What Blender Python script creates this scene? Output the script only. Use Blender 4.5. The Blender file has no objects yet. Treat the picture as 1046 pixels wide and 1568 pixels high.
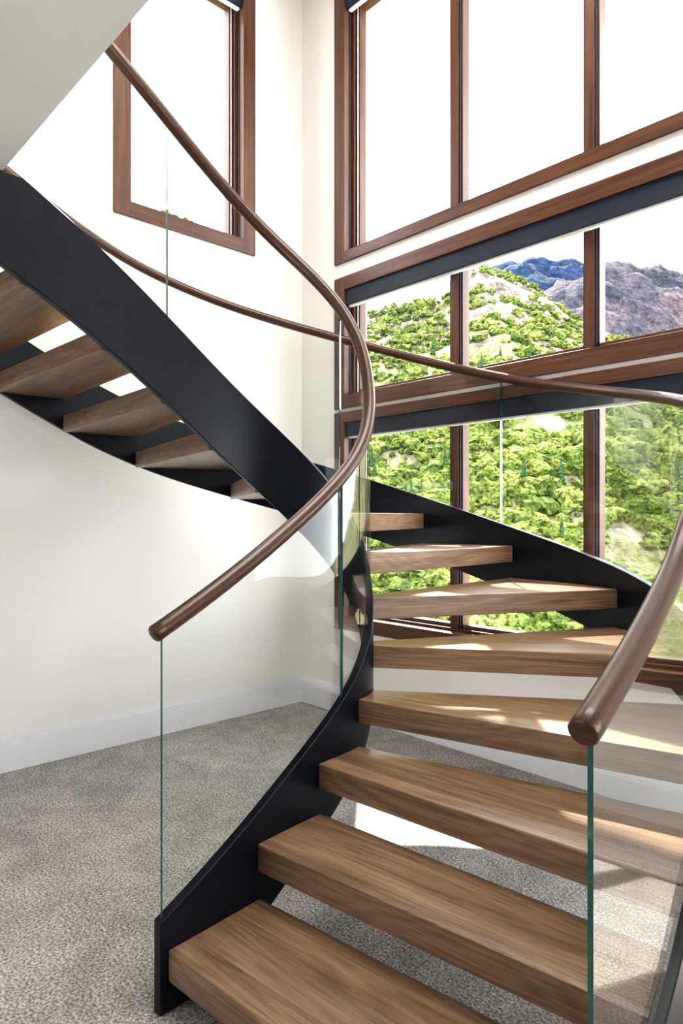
import bpy, bmesh, numpy as np, random
from math import *
from mathutils import Vector
random.seed(4); rng=np.random.default_rng(4)
scene=bpy.context.scene
scene.view_settings.view_transform='Standard'
try: scene.view_settings.look='Medium High Contrast'
except Exception as e: print('look',e)
# ------------------------------------------------------------------ helpers
C0=np.array([-.312,5.35]); NX=np.array([.6816,-.7318]); NY=np.array([.7318,.6816])
def W2(p):
    p=np.asarray(p,float)-C0
    return np.stack([p@NX,p@NY],-1)
def link(o,parent=None):
    scene.collection.objects.link(o)
    if parent: o.parent=parent
    return o
class MB:
    def __init__(s): s.v=[];s.f=[];s.m=[];s.uv=[]
    def add(s,vs,fs,mat=0,uvs=None):
        b=len(s.v); s.v+= [tuple(map(float,x)) for x in vs]
        for k,f in enumerate(fs):
            s.f.append([b+i for i in f]); s.m.append(mat if np.isscalar(mat) else mat[k])
            s.uv.append(uvs[k] if uvs else [(0,0)]*len(f))
    def box(s,x0,x1,y0,y1,z0,z1,mat=0,T=None):
        vs=[(x,y,z) for x in (x0,x1) for y in (y0,y1) for z in (z0,z1)]
        fs=[(0,1,3,2),(4,6,7,5),(0,4,5,1),(2,3,7,6),(0,2,6,4),(1,5,7,3)]
        dims=[x1-x0,y1-y0,z1-z0]; L=int(np.argmax(np.abs(dims)))
        o=(len(s.v)*0.137)%7
        uvs=[]
        for f in fs:
            q=[vs[i] for i in f]; oth=[k for k in range(3) if k!=L]
            uvs.append([(a[L]+o,a[oth[0]]+a[oth[1]]+o) for a in q])
        if T: vs=[T(*v) for v in vs]
        s.add(vs,fs,mat,uvs)
    def obj(s,name,mats,parent=None,smooth=None,bevel=0,recalc=True):
        me=bpy.data.meshes.new(name); me.from_pydata(s.v,[],s.f)
        for m in mats: me.materials.append(m)
        me.polygons.foreach_set('material_index',s.m)
        ul=me.uv_layers.new(name='UVMap'); flat=[c for f in s.uv for p in f for c in p]
        ul.data.foreach_set('uv',flat)
        if recalc:
            bm=bmesh.new(); bm.from_mesh(me); bmesh.ops.recalc_face_normals(bm,faces=bm.faces); bm.to_mesh(me); bm.free()
        if smooth is not None:
            me.shade_smooth(); me.set_sharp_from_angle(angle=radians(smooth))
        o=bpy.data.objects.new(name,me); link(o,parent)
        if bevel:
            b=o.modifiers.new('bevel','BEVEL'); b.width=bevel; b.segments=2; b.limit_method='ANGLE'; b.angle_limit=radians(40)
        return o
# ------------------------------------------------------------------ materials
def newmat(name):
    m=bpy.data.materials.new(name); m.use_nodes=True; nt=m.node_tree
    return m,nt,nt.nodes['Principled BSDF'],nt.nodes['Material Output']
def N(nt,t,**k):
    n=nt.nodes.new(t)
    for a,b in k.items(): setattr(n,a,b)
    return n
def ramp(nt,stops):
    r=nt.nodes.new('ShaderNodeValToRGB'); e=r.color_ramp.elements
    while len(e)<len(stops): e.new(.5)
    for k,(p,c) in enumerate(stops): e[k].position=p; e[k].color=(*c,1)
    return r
def plain(name,col,rough=.6,var=.04,scale=3,bump=0,bscale=60,metal=0,spec=.5):
    m,nt,b,o=newmat(name); b.inputs['Roughness'].default_value=rough; b.inputs['Metallic'].default_value=metal
    b.inputs['Specular IOR Level'].default_value=spec
    tc=N(nt,'ShaderNodeTexCoord'); n=N(nt,'ShaderNodeTexNoise'); n.inputs['Scale'].default_value=scale; n.inputs['Detail'].default_value=4
    nt.links.new(tc.outputs['Object'],n.inputs['Vector'])
    r=ramp(nt,[(.3,tuple(c*(1-var) for c in col)),(.7,tuple(min(1,c*(1+var)) for c in col))])
    nt.links.new(n.outputs['Fac'],r.inputs['Fac']); nt.links.new(r.outputs['Color'],b.inputs['Base Color'])
    if bump:
        n2=N(nt,'ShaderNodeTexNoise'); n2.inputs['Scale'].default_value=bscale; n2.inputs['Detail'].default_value=3
        nt.links.new(tc.outputs['Object'],n2.inputs['Vector'])
        bp=N(nt,'ShaderNodeBump'); bp.inputs['Strength'].default_value=bump; bp.inputs['Distance'].default_value=.01
        nt.links.new(n2.outputs['Fac'],bp.inputs['Height']); nt.links.new(bp.outputs['Normal'],b.inputs['Normal'])
    return m
def wood(name,c1,c2,c3,rough=.45,su=1.2,sv=22,spec=.4,cath=False):
    m,nt,b,o=newmat(name); b.inputs['Roughness'].default_value=rough; b.inputs['Specular IOR Level'].default_value=spec
    uv=N(nt,'ShaderNodeUVMap'); mp=N(nt,'ShaderNodeMapping'); mp.inputs['Scale'].default_value=(su,sv,1)
    nt.links.new(uv.outputs['UV'],mp.inputs['Vector'])
    n=N(nt,'ShaderNodeTexNoise'); n.inputs['Scale'].default_value=1.; n.inputs['Detail'].default_value=6; n.inputs['Roughness'].default_value=.6; n.inputs['Distortion'].default_value=.9
    nt.links.new(mp.outputs['Vector'],n.inputs['Vector'])
    mp2=N(nt,'ShaderNodeMapping'); mp2.inputs['Scale'].default_value=(su*4,sv*8,1); nt.links.new(uv.outputs['UV'],mp2.inputs['Vector'])
    n2=N(nt,'ShaderNodeTexNoise'); n2.inputs['Scale'].default_value=1.; n2.inputs['Detail'].default_value=3
    nt.links.new(mp2.outputs['Vector'],n2.inputs['Vector'])
    mx=N(nt,'ShaderNodeMix',data_type='FLOAT'); mx.inputs[0].default_value=.4
    fac=n.outputs['Fac']
    if cath:   # cathedral figure: iso-lines of a stretched low-frequency noise
        mp3=N(nt,'ShaderNodeMapping'); mp3.inputs['Scale'].default_value=(.75,5.5,1); nt.links.new(uv.outputs['UV'],mp3.inputs['Vector'])
        n3=N(nt,'ShaderNodeTexNoise'); n3.inputs['Scale'].default_value=1.; n3.inputs['Detail'].default_value=1.5; n3.inputs['Distortion'].default_value=.3
        nt.links.new(mp3.outputs['Vector'],n3.inputs['Vector'])
        mm=N(nt,'ShaderNodeMath',operation='MULTIPLY'); mm.inputs[1].default_value=110; nt.links.new(n3.outputs['Fac'],mm.inputs[0])
        sn=N(nt,'ShaderNodeMath',operation='SINE'); nt.links.new(mm.outputs[0],sn.inputs[0])
        ms=N(nt,'ShaderNodeMath',operation='MULTIPLY_ADD'); ms.inputs[1].default_value=.05; nt.links.new(sn.outputs[0],ms.inputs[0]); nt.links.new(n.outputs['Fac'],ms.inputs[2])
        fac=ms.outputs[0]
    nt.links.new(fac,mx.inputs[2]); nt.links.new(n2.outputs['Fac'],mx.inputs[3])
    r=ramp(nt,[(.34,c1),(.5,c2),(.66,c3)])
    nt.links.new(mx.outputs[0],r.inputs['Fac']); nt.links.new(r.outputs['Color'],b.inputs['Base Color'])
    bp=N(nt,'ShaderNodeBump'); bp.inputs['Strength'].default_value=.15; bp.inputs['Distance'].default_value=.004
    nt.links.new(mx.outputs[0],bp.inputs['Height']); nt.links.new(bp.outputs['Normal'],b.inputs['Normal'])
    return m
def glassmat(name,tint,ior=1.45,rough=0.0,amt=1.0):
    m,nt,b,o=newmat(name); nt.nodes.remove(b)
    tr=N(nt,'ShaderNodeBsdfTransparent'); tr.inputs['Color'].default_value=(*tint,1)
    gl=N(nt,'ShaderNodeBsdfGlossy'); gl.inputs['Roughness'].default_value=rough
    fr=N(nt,'ShaderNodeFresnel'); fr.inputs['IOR'].default_value=ior
    mu=N(nt,'ShaderNodeMath',operation='MULTIPLY'); mu.inputs[1].default_value=amt
    mx=N(nt,'ShaderNodeMixShader')
    nt.links.new(fr.outputs[0],mu.inputs[0]); nt.links.new(mu.outputs[0],mx.inputs[0])
    nt.links.new(tr.outputs[0],mx.inputs[1]); nt.links.new(gl.outputs[0],mx.inputs[2]); nt.links.new(mx.outputs[0],o.inputs['Surface'])
    return m
M_wall=plain('painted_plaster',(.83,.81,.78),.85,.012,2,.05,120,spec=.2)
M_soffit=plain('soffit_paint',(.80,.80,.78),.9,.01,2,spec=.1)
M_trim=plain('trim_paint',(.80,.80,.82),.5,.01,2)
M_steel=plain('blackened_steel',(.0040,.0055,.0105),.34,.15,6,.02,200,spec=.27)
M_dark=plain('shade_housing_dark',(.018,.023,.040),.5,.1,4,spec=.3)
M_tread=wood('oak_tread',(.100,.058,.033),(.205,.125,.074),(.31,.205,.130),.33,1.1,16,cath=True)
M_rail=wood('walnut_rail',(.030,.012,.006),(.064,.027,.013),(.11,.048,.024),.28,1.2,60,spec=.5)
M_frame=wood('walnut_frame',(.044,.017,.009),(.098,.038,.018),(.17,.073,.035),.36,1.0,26)
M_glass=glassmat('stair_glass',(.978,.988,.982),1.3,0,.42)
M_pane=glassmat('window_glass',(.99,.995,.99),1.25,0,.3)
M_edge=plain('glass_edge_green',(.003,.085,.072),.08,.2,8,spec=1.)
# carpet
M_carpet,nt,b,o=newmat('loop_carpet'); b.inputs['Roughness'].default_value=.95; b.inputs['Specular IOR Level'].default_value=.1
tc=N(nt,'ShaderNodeTexCoord')
n1=N(nt,'ShaderNodeTexNoise'); n1.inputs['Scale'].default_value=105; n1.inputs['Detail'].default_value=4; n1.inputs['Roughness'].default_value=.72
n2=N(nt,'ShaderNodeTexNoise'); n2.inputs['Scale'].default_value=4; n2.inputs['Detail'].default_value=10; n2.inputs['Roughness'].default_value=.85; n2.inputs['Distortion'].default_value=.5
for n in (n1,n2): nt.links.new(tc.outputs['Object'],n.inputs['Vector'])
r1=ramp(nt,[(.37,(.15,.138,.125)),(.5,(.41,.39,.365)),(.63,(.74,.715,.685))])
r2=ramp(nt,[(.42,(.74,.735,.73)),(.57,(1,1,1))])
mx=N(nt,'ShaderNodeMix',data_type='RGBA',blend_type='MULTIPLY'); mx.inputs[0].default_value=1
nt.links.new(n1.outputs['Fac'],r1.inputs['Fac']);nt.links.new(n2.outputs['Fac'],r2.inputs['Fac'])
nt.links.new(r1.outputs['Color'],mx.inputs[6]);nt.links.new(r2.outputs['Color'],mx.inputs[7]);nt.links.new(mx.outputs[2],b.inputs['Base Color'])
bp=N(nt,'ShaderNodeBump'); bp.inputs['Strength'].default_value=.6; bp.inputs['Distance'].default_value=.008
nt.links.new(n1.outputs['Fac'],bp.inputs['Height']);nt.links.new(bp.outputs['Normal'],b.inputs['Normal'])
# ------------------------------------------------------------------ stair path (fitted plan curve)
ak=np.array([0,2,3.5,5,7,9,11,13,16.]);gk=np.array([0,3,6,9,12,16.])
av=np.array([-45.1779,-39.7877,-39.4867,-11.236,44.4379,83.263,120.9201,134.4911,135.6364])
gv=np.array([0.4264,0.2701,0.0856,0.1913,0.2344,0.4803])
P0=np.array([-0.5057,1.9913]);WD=1.2447;RI=.1831;HR=.9415;ST=.1006;SB=.2667
us=np.arange(0,16.001,.05)
def hermite(x,xk,yk):
    m=np.gradient(yk,xk); i=np.clip(np.searchsorted(xk,x,side='right')-1,0,len(xk)-2)
    hh=xk[i+1]-xk[i];t=(x-xk[i])/hh
    return (2*t**3-3*t**2+1)*yk[i]+(t**3-2*t**2+t)*hh*m[i]+(-2*t**3+3*t**2)*yk[i+1]+(t**3-t**2)*hh*m[i+1]
AA=np.radians(hermite(us,ak,av));GG=hermite(us,gk,gv)
d=np.stack([-np.sin(AA)*GG,np.cos(AA)*GG],1);PP=np.zeros((len(us),2));PP[1:]=np.cumsum((d[1:]+d[:-1])/2*.05,0);PP=PP-PP[20]+P0
def path(u,off):   # off measured radially from the inner line
    a=np.interp(u,us,AA);p=np.array([np.interp(u,us,PP[:,0]),np.interp(u,us,PP[:,1])])
    return W2(p+off*np.array([cos(a),sin(a)]))
UEND=14.7; SLABZ=2.672
stair=bpy.data.objects.new('spiral_staircase',None); link(stair)
# treads
for i in range(1,15):
    mb=MB(); top=RI*i; th=.092; n=7
    ue=min(i+1.03,UEND)
    uu=np.linspace(i,ue,n)
    inn=[path(u,0.0) for u in uu]; out=[path(u,WD) for u in uu]
    ring=[inn[0]]+out+inn[::-1][:-1]
    A=inn[0];D=(out[0]-inn[0]);D=D/np.linalg.norm(D);E=np.array([-D[1],D[0]])
    k=len(ring); vs=[(p[0],p[1],top) for p in ring]+[(p[0],p[1],top-th) for p in ring]
    st=lambda p:((p-A)@D+i*3.3,(p-A)@E+i*1.7)
    fs=[list(range(k)),list(range(2*k-1,k-1,-1))]
    uvs=[[st(ring[j]) for j in range(k)],[st(ring[j-k]) for j in range(2*k-1,k-1,-1)]]
    for j in range(k):
        j2=(j+1)%k; fs.append([j,j2,j2+k,j+k]); s1=st(ring[j]);s2=st(ring[j2])
        uvs.append([(s1[0],.5+i),(s2[0],.5+i),(s2[0],.5+i+th),(s1[0],.5+i+th)])
    mb.add(vs,fs,0,uvs); mb.obj('tread_%d'%i,[M_tread],stair,bevel=.004)
# stringers
def stringer(name,o0,o1,u0,u1):
    mb=MB(); uu=np.arange(u0,u1+.001,.1); uu[-1]=u1
    vs=[]
    for u in uu:
        zt=min(RI*u+ST,SLABZ-.004); zb=max(0.0,RI*u-SB)
        a=path(u,o0);b_=path(u,o1)
        vs+=[(a[0],a[1],zb),(b_[0],b_[1],zb),(b_[0],b_[1],zt),(a[0],a[1],zt)]
    fs=[[3,2,1,0]]
    for k in range(len(uu)-1):
        for j in range(4): fs.append([4*k+j,4*k+(j+1)%4,4*k+4+(j+1)%4,4*k+4+j])
    m=4*(len(uu)-1); fs.append([m,m+1,m+2,m+3]); mb.add(vs,fs)
    return mb.obj(name,[M_steel],stair,smooth=40,bevel=.003)
stringer('inner_stringer',-.034,0.0,.93,UEND)
stringer('outer_stringer',WD,WD+.034,.93,UEND)
# glass
def panel(name,off,u0,u1):
    mb=MB(); uu=np.linspace(u0,u1,max(4,int((u1-u0)/.08))); t=.005; vs=[]
    for u in uu:
        zt=RI*u+HR-.015; zb=RI*u+ST-.004
        a=path(u,off-t);b_=path(u,off+t)
        vs+=[(a[0],a[1],zb),(b_[0],b_[1],zb),(b_[0],b_[1],zt),(a[0],a[1],zt)]
    fs=[[3,2,1,0]];ms=[1]
    for k in range(len(uu)-1):
        for j in range(4): fs.append([4*k+j,4*k+(j+1)%4,4*k+4+(j+1)%4,4*k+4+j]); ms.append(0 if j in(1,3) else 1)
    m=4*(len(uu)-1); fs.append([m,m+1,m+2,m+3]); ms.append(1); mb.add(vs,fs,ms)
    return mb.obj(name,[M_glass,M_edge],stair,smooth=40)
UG=14.0
for k,(a,b_) in enumerate([(.97,3.585),(3.60,7.80),(7.825,11.93),(11.955,UG)]): panel('inner_glass_%d'%(k+1),-.017,a,b_)
for k,(a,b_) in enumerate([(.93,3.95),(3.965,7.13),(7.145,10.4),(10.42,UG)]): panel('outer_glass_%d'%(k+1),WD+.017,a,b_)
# rails
def rail(name,off,u0,u1,r=.0265):
    mb=MB(); uu=np.linspace(u0,u1,int((u1-u0)/.08)); S=20
    pts=np.array([[*path(u,off),RI*u+HR] for u in uu]); tan=np.gradient(pts,axis=0); tan/=np.linalg.norm(tan,axis=1)[:,None]
    L=np.concatenate([[0],np.cumsum(np.linalg.norm(np.diff(pts,axis=0),axis=1))])
    def ring(p,t,rr):
        s=np.cross(t,[0,0,1]);s/=np.linalg.norm(s);n=np.cross(s,t)
        return [tuple(p+rr*(cos(2*pi*j/S)*s+sin(2*pi*j/S)*n)) for j in range(S)]
    seq=[(pts[0],tan[0],r-.004,0)]+[(pts[0]+tan[0]*.004,tan[0],r,.004)]+[(pts[k],tan[k],r,L[k]) for k in range(1,len(uu)-1)]+[(pts[-1]-tan[-1]*.004,tan[-1],r,L[-1]),(pts[-1],tan[-1],r-.004,L[-1])]
    vs=[];fs=[];uvs=[]
    for q in seq: vs+=ring(q[0],q[1],q[2])
    for k in range(len(seq)-1):
        for j in range(S):
            j2=(j+1)%S; fs.append([k*S+j,k*S+j2,(k+1)*S+j2,(k+1)*S+j])
            uvs.append([(seq[k][3],j/S*.17),(seq[k][3],(j+1)/S*.17),(seq[k+1][3],(j+1)/S*.17),(seq[k+1][3],j/S*.17)])
    e=(len(seq)-1)*S
    for base in (0,e):
        fs.append([base+j for j in range(S)]); uvs.append([(.02*cos(2*pi*j/S),.02*sin(2*pi*j/S)) for j in range(S)])
    mb.add(vs,fs,0,uvs); return mb.obj(name,[M_rail],stair,smooth=50)
rail('inner_handrail',-.017,.90,UG)
rail('outer_handrail',WD+.017,.86,UG)
# ------------------------------------------------------------------ room shell
XE,YS,ZC=7.0,-7.0,5.6; TW=.22
def wall(name,T,a0,a1,z0,z1,ops,mat=M_wall):
    mb=MB(); A=sorted({a0,a1,*[o[0] for o in ops],*[o[1] for o in ops]}); Z=sorted({z0,z1,*[o[2] for o in ops],*[o[3] for o in ops]})
    for i in range(len(A)-1):
        for j in range(len(Z)-1):
            ca=(A[i]+A[i+1])/2;cz=(Z[j]+Z[j+1])/2
            if any(o[0]<ca<o[1] and o[2]<cz<o[3] for o in ops): continue
            mb.box(A[i],A[i+1],0,TW,Z[j],Z[j+1],0,T)
    return mb.obj(name,[mat])
TN=lambda a,d_,z:(a,d_,z)
TWe=lambda a,d_,z:(-d_,-a,z)
TS=lambda a,d_,z:(a,YS-d_,z)
TE=lambda a,d_,z:(XE+d_,-a,z)
opN=[(.50,4.18,3.37,5.23),(.50,4.18,2.325,3.105),(.50,4.18,.71,2.14)]
opW=[(.556,1.44,3.455,5.23)]
wall('wall_north',TN,-TW,XE+TW,0,ZC,opN)
wall('wall_west',TWe,0,-YS,0,ZC,opW)
opS=[(.8,2.4,.9,2.2)]  # unseen opening, added to let in back light
wall('wall_south',TS,-TW,XE+TW,0,ZC,opS)
opE=[(.5,2.9,.5,2.4)]  # unseen opening, added so sky light fills from the side
wall('wall_east',TE,0,-YS,0,ZC,opE)
mb=MB(); mb.box(-TW,XE+TW,YS-TW,TW,-.2,0); mb.obj('floor',[M_carpet])
mb=MB(); mb.box(-TW,XE+TW,YS-TW,TW,ZC,ZC+.2); mb.obj('ceiling',[M_wall])
mb=MB(); mb.box(-TW-.9,XE+TW,TW,TW+2.0,ZC,ZC+.2); mb.obj('sun_block_overhang',[M_trim])  # unseen eave, added and sized to block sun from the higher windows
mb=MB(); mb.box(0.0,XE,YS,-2.65,SLABZ,2.93); mb.obj('ceiling_landing_slab',[M_soffit])
def base(name,T,a0,a1):
    mb=MB(); mb.box(a0,a1,-.016,0,0,.178,0,T); mb.box(a0,a1,-.011,0,.178,.19,0,T); mb.box(a0,a1,-.006,0,.19,.2,0,T)
    mb.obj(name,[M_trim],bevel=.002)
base('baseboard_north',TN,0,XE); base('baseboard_west',TWe,.016,-YS)
base('baseboard_south',TS,0.016,XE-.016); base('baseboard_east',TE,.016,-YS-.016)
# windows
def window(name,T,a0,a1,z0,z1,mull=(),cas=(.1,.1,.09,.09),shade=0):
    mb=MB(); l,r,bt,tp=cas
    B=lambda *a,m=0: mb.box(*a,m,T)
    B(a0-l,a0,-.02,.0,z0-bt,z1+tp); B(a1,a1+r,-.02,.0,z0-bt,z1+tp)
    B(a0,a1,-.02,.0,z0-bt,z0); B(a0,a1,-.02,.0,z1,z1+tp)
    j=.007
    B(a0,a0+j,-.02,.2,z0,z1);B(a1-j,a1,-.02,.2,z0,z1);B(a0+j,a1-j,-.02,.2,z0,z0+j);B(a0+j,a1-j,-.02,.2,z1-j,z1)
    for (w,d0,d1) in ((.034,.055,.17),(.064,.085,.15)):
        B(a0+j,a0+w,d0,d1,z0+j,z1-j);B(a1-w,a1-j,d0,d1,z0+j,z1-j)
        B(a0+w,a1-w,d0,d1,z0+j,z0+w*.8);B(a0+w,a1-w,d0,d1,z1-w*.8,z1-j)
    # gasket + pale stop bead, as on the real sash
    for (g0,g1,m_) in ((.034,.042,1),(.046,.052,3)):
        B(a0+g0,a0+g1,.075,.086,z0+.03,z1-.03,m=m_); B(a1-g1,a1-g0,.075,.086,z0+.03,z1-.03,m=m_)
    B(a0+j,a0+j+.006,.03,.045,z0+j,z1-j,m=1)
    for (m0,m1) in mull:
        B(m0,m1,.085,.15,z0+.03,z1-.03)
        B(m0+.020,m1-.020,.058,.085,z0+.03,z1-.03)
        B(m0+.008,m0+.020,.070,.086,z0+.03,z1-.03,m=1); B(m1-.020,m1-.010,.070,.086,z0+.03,z1-.03,m=1)
    B(a0+.05,a1-.05,.116,.122,z0+.04,z1-.04,m=2)
    if shade:
        B(a0+j,a1-j,-.004,.052,z1-shade,z1-j,m=1)
        B(a0+j+.01,a1-j-.01,.015,.045,z1-shade-.012,z1-shade,m=3)
    return mb.obj(name,[M_frame,M_dark,M_pane,M_trim],bevel=.0015)
mull=[(1.394,1.4926),(2.3015,2.395),(3.205,3.30)]
window('window_1',TWe,*opW[0],cas=(.1,.1,.09,.1),shade=.08)
window('window_2',TN,*opN[0],mull,cas=(.1,.1,.07,.1),shade=.08)
window('window_3',TN,*opN[1],mull,cas=(.1,.1,.092,.088),shade=.115)
window('window_4',TN,*opN[2],mull,cas=(.1,.1,.09,.066),shade=.11)
# ------------------------------------------------------------------ outdoors
def hsh(x,y,s):
    return (np.sin(x*1.3/s+1.7*np.sin(y*.9/s))+np.sin(y*1.7/s+1.3*np.sin(x*1.1/s+2.)))*.25+.5
def fbm(x,y,s): return hsh(x,y,s)*.5+hsh(x+31,y-17,s*.47)*.3+hsh(x-11,y+5,s*.21)*.2
rx=np.array([-160,-90,-42,-10,6,25,40,55,73,95,140,200.]);rz=np.array([110,100,86,70,61,66,74,69,57,50,42,36.])
Y0,Y1=34.,200.
def hill(x,y):
    t=np.clip((y-Y0)/(Y1-Y0),-.5,1)
    R=np.interp(x*Y1/np.maximum(y,60.)*np.ones_like(y)*.6+x*.4,rx,rz)
    z=-16+(R+16)*np.sign(t)*np.abs(t)**1.06
    z=z+(fbm(x,y,16.)-.5)*7*np.clip(t*3,.1,1)*np.where(t>.9,.5,1)+(fbm(x,y,3.5)-.5)*1.2*np.where(t>.6,1.8,1)
    over=np.maximum(y-Y1,0); return z-over*.8
def grid_terrain(name,fx,x0,x1,y0,y1,nx,ny,mat,parent=None):
    X,Y=np.meshgrid(np.linspace(x0,x1,nx),np.linspace(y0,y1,ny)); Z=fx(X,Y)
    w=W2(np.stack([X.ravel(),Y.ravel()],1)); V=np.column_stack([w,Z.ravel()])
    F=[(j*nx+i,j*nx+i+1,(j+1)*nx+i+1,(j+1)*nx+i) for j in range(ny-1) for i in range(nx-1)]
    me=bpy.data.meshes.new(name); me.from_pydata(V.tolist(),[],F); me.materials.append(mat); me.shade_smooth()
    return link(bpy.data.objects.new(name,me),parent)
def noisemat(name,stops,scale,detail=8,scale2=None,rough=.9,lo=.35,rockz=None):
    m,nt,b,o=newmat(name); b.inputs['Roughness'].default_value=rough; b.inputs['Specular IOR Level'].default_value=.03
    tc=N(nt,'ShaderNodeTexCoord'); n=N(nt,'ShaderNodeTexNoise'); n.inputs['Scale'].default_value=scale; n.inputs['Detail'].default_value=detail; n.inputs['Roughness'].default_value=.65
    nt.links.new(tc.outputs['Object'],n.inputs['Vector']); r=ramp(nt,stops); nt.links.new(n.outputs['Fac'],r.inputs['Fac'])
    col=r.outputs['Color']
    if rockz:   # bare rock takes over with altitude
        sp=N(nt,'ShaderNodeSeparateXYZ'); nt.links.new(tc.outputs['Object'],sp.inputs[0])
        mr=N(nt,'ShaderNodeMapRange'); mr.inputs['From Min'].default_value=rockz[0]; mr.inputs['From Max'].default_value=rockz[1]; nt.links.new(sp.outputs['Z'],mr.inputs['Value'])
        nn=N(nt,'ShaderNodeTexNoise'); nn.inputs['Scale'].default_value=.09; nn.inputs['Detail'].default_value=8; nt.links.new(tc.outputs['Object'],nn.inputs['Vector'])
        ad=N(nt,'ShaderNodeMath',operation='MULTIPLY_ADD'); ad.inputs[1].default_value=.55; nt.links.new(mr.outputs[0],ad.inputs[0]); nt.links.new(nn.outputs['Fac'],ad.inputs[2])
        rr=ramp(nt,[(.72,(0,0,0)),(.82,(1,1,1))]); nt.links.new(ad.outputs[0],rr.inputs['Fac'])
        rn=N(nt,'ShaderNodeTexNoise'); rn.inputs['Scale'].default_value=.35; rn.inputs['Detail'].default_value=8; rn.inputs['Roughness'].default_value=.75; nt.links.new(tc.outputs['Object'],rn.inputs['Vector'])
        rc=ramp(nt,[(.38,(.07,.058,.05)),(.5,(.19,.16,.135)),(.62,(.31,.275,.24))]); nt.links.new(rn.outputs['Fac'],rc.inputs['Fac'])
        mk=N(nt,'ShaderNodeMix',data_type='RGBA'); nt.links.new(rr.outputs['Color'],mk.inputs[0]); nt.links.new(col,mk.inputs[6]); nt.links.new(rc.outputs['Color'],mk.inputs[7]); col=mk.outputs[2]
    if scale2:
        n2=N(nt,'ShaderNodeTexNoise'); n2.inputs['Scale'].default_value=scale2; n2.inputs['Detail'].default_value=4; n2.inputs['Roughness'].default_value=.8
        nt.links.new(tc.outputs['Object'],n2.inputs['Vector']); r2=ramp(nt,[(.38,(lo,lo,lo)),(.6,(1,1,1))]); nt.links.new(n2.outputs['Fac'],r2.inputs['Fac'])
        mx=N(nt,'ShaderNodeMix',data_type='RGBA',blend_type='MULTIPLY'); mx.inputs[0].default_value=1
        nt.links.new(col,mx.inputs[6]); nt.links.new(r2.outputs['Color'],mx.inputs[7]); col=mx.outputs[2]
        bp=N(nt,'ShaderNodeBump'); bp.inputs['Strength'].default_value=1; bp.inputs['Distance'].default_value=.5/scale2*2
        nt.links.new(n2.outputs['Fac'],bp.inputs['Height']); nt.links.new(bp.outputs['Normal'],b.inputs['Normal'])
    nt.links.new(col,b.inputs['Base Color'])
    return m
M_hill=noisemat('dry_grass_slope',[(.36,(.12,.14,.045)),(.46,(.21,.22,.10)),(.55,(.30,.27,.18)),(.66,(.17,.15,.12))],.05,8,1.2,lo=.45,rockz=(20,62))
M_mtn=noisemat('distant_forest',[(.38,(.014,.03,.065)),(.5,(.025,.045,.10)),(.62,(.042,.06,.115)),(.72,(.07,.075,.11))],.010,10,.12)  # blue of distance haze is mixed into the forest colour
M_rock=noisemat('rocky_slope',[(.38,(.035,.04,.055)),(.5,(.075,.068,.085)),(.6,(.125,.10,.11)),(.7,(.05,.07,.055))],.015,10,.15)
M_leaf=noisemat('scrub_oak_leaves',[(.34,(.045,.08,.018)),(.46,(.125,.17,.038)),(.58,(.235,.27,.072)),(.72,(.34,.34,.15))],.22,6,2.2,lo=.14)  # fine noise paints in leaf shadows; haze paled into the tones
M_con=noisemat('conifer_needles',[(.4,(.015,.035,.015)),(.6,(.035,.07,.03))],1.5,5)
hillo=grid_terrain('hillside',hill,-190,230,10,235,260,200,M_hill)
def mkm(xs,zs,y0,y1,amp,s,zb):
    def f(x,y):
        R=np.interp(x*y1/np.maximum(y,y0),xs,zs); t=np.clip((y-y0)/(y1-y0),0,1)
        return zb+(R-zb)*t+(fbm(x,y,s)-.5)*amp*np.sin(pi*t*.85+.1)+(fbm(x,y,s*.2)-.5)*amp*.25-np.maximum(y-y1,0)*.8
    return f
rng_e=link(bpy.data.objects.new('mountain_range',None))
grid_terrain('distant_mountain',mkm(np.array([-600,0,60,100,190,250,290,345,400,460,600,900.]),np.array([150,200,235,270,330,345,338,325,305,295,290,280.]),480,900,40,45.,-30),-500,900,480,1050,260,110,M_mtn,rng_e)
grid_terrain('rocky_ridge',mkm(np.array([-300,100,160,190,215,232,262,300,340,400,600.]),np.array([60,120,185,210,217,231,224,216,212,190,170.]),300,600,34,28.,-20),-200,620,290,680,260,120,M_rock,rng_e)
# shrubs: one mesh
bm=bmesh.new(); bmesh.ops.create_icosphere(bm,subdivisions=2,radius=1); IV=np.array([v.co[:] for v in bm.verts]); IF=np.array([[v.index for v in f.verts] for f in bm.faces]); bm.free()
cands=[]
def scatter(n,ya,yb,s0,s1,thr=.45):
    c=0
    while c<n:
        y=ya+(yb-ya)*random.random(); m=-.35+1.0*random.random(); x=m*y
        t=thr+random.uniform(-.14,.14)+ (.12*max(0,(y-140)/60))
        if fbm(np.array(x),np.array(y),9.)<t: continue
        cands.append((x,y,s0+(s1-s0)*random.random()**1.8)); c+=1
scatter(8000,70,201,.3,1.25,.43)
scatter(5000,48,110,.3,1.3,.41)
scatter(3200,36,66,.25,1.1,.33)
V=[];F=[];k=0
for (x,y,s) in cands:
    z=float(hill(np.array(x),np.array(y)))
    w=W2([x,y]); v=IV*(1+rng.normal(0,.24,(len(IV),1)))*np.array([s*random.uniform(.8,1.4),s*random.uniform(.8,1.4),s*random.uniform(.6,1.1)])
    V.append(v+np.array([w[0],w[1],z+s*.3])); F.append(IF+k); k+=len(IV)
V=np.concatenate(V);F=np.concatenate(F)
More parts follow.
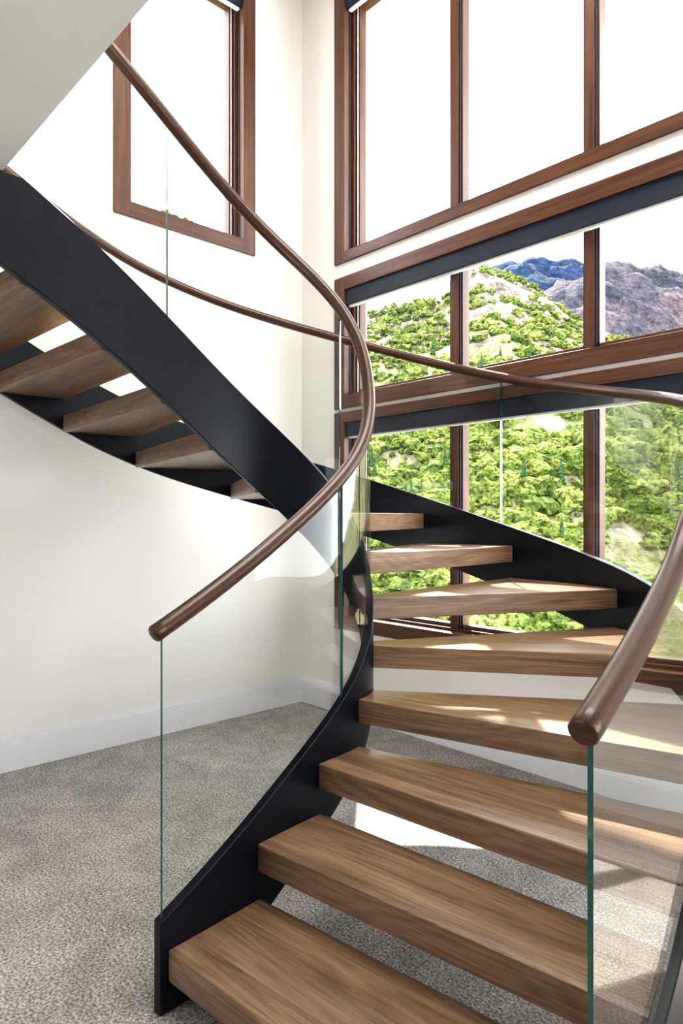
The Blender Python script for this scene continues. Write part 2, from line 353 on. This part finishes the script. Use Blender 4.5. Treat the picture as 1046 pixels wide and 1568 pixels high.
me=bpy.data.meshes.new('hillside_shrubs'); me.from_pydata(V.tolist(),[],F.tolist()); me.materials.append(M_leaf)
link(bpy.data.objects.new('hillside_shrubs',me),hillo)
mb=MB()
for q in range(60):
    y=random.uniform(50,150); x=random.uniform(-.1,.6)*y; z=float(hill(np.array(x),np.array(y))); w=W2([x,y]); H=random.uniform(2.,4.5)
    for t in range(7):
        zb=z+H*t/8; r0=H*.2*(1-t/8); S=11
        vs=[(w[0]+r0*random.uniform(.6,1.1)*cos(2*pi*j/S),w[1]+r0*random.uniform(.6,1.1)*sin(2*pi*j/S),zb) for j in range(S)]+[(w[0],w[1],zb+H*.28)]
        mb.add(vs,[(j,(j+1)%S,S) for j in range(S)])
mb.obj('conifer_stand',[M_con],hillo,recalc=False)
# ------------------------------------------------------------------ light
w=bpy.data.worlds.new('sky'); scene.world=w; w.use_nodes=True; bg=w.node_tree.nodes['Background']; bg.inputs['Color'].default_value=(.94,.97,1,1); bg.inputs['Strength'].default_value=8.5
sd=bpy.data.lights.new('sun','SUN'); sd.energy=30; sd.angle=.012; sd.color=(1,.94,.84); so=link(bpy.data.objects.new('sun',sd))
el=radians(44.5); az=Vector((.95,-1,0)).normalized()
so.rotation_euler=Vector((az.x*cos(el),az.y*cos(el),-sin(el))).to_track_quat('-Z','Y').to_euler()
so.location=(3,8,12)
def area(name,loc,sx,sy,e,col=(1,.96,.9)):
    l=bpy.data.lights.new(name,'AREA'); l.shape='RECTANGLE'; l.size=sx;l.size_y=sy; l.energy=e; l.color=col
    o=link(bpy.data.objects.new(name,l)); o.location=loc; return o
area('ceiling_fill',(3.2,-1.4,5.55),3,1.6,150)  # unseen fill lamp, added to brighten the interior
# ------------------------------------------------------------------ camera
cd=bpy.data.cameras.new('camera'); cam=link(bpy.data.objects.new('camera',cd)); c=W2([0,0]); cam.location=(c[0],c[1],1.45)
cam.rotation_euler=(radians(90),0,atan2(.7318,.6816)); cd.sensor_width=36; cd.sensor_fit='AUTO'; cd.lens=36*1045/1568; cd.shift_y=6/1568; cd.clip_end=3000; cd.clip_start=.05
scene.camera=cam
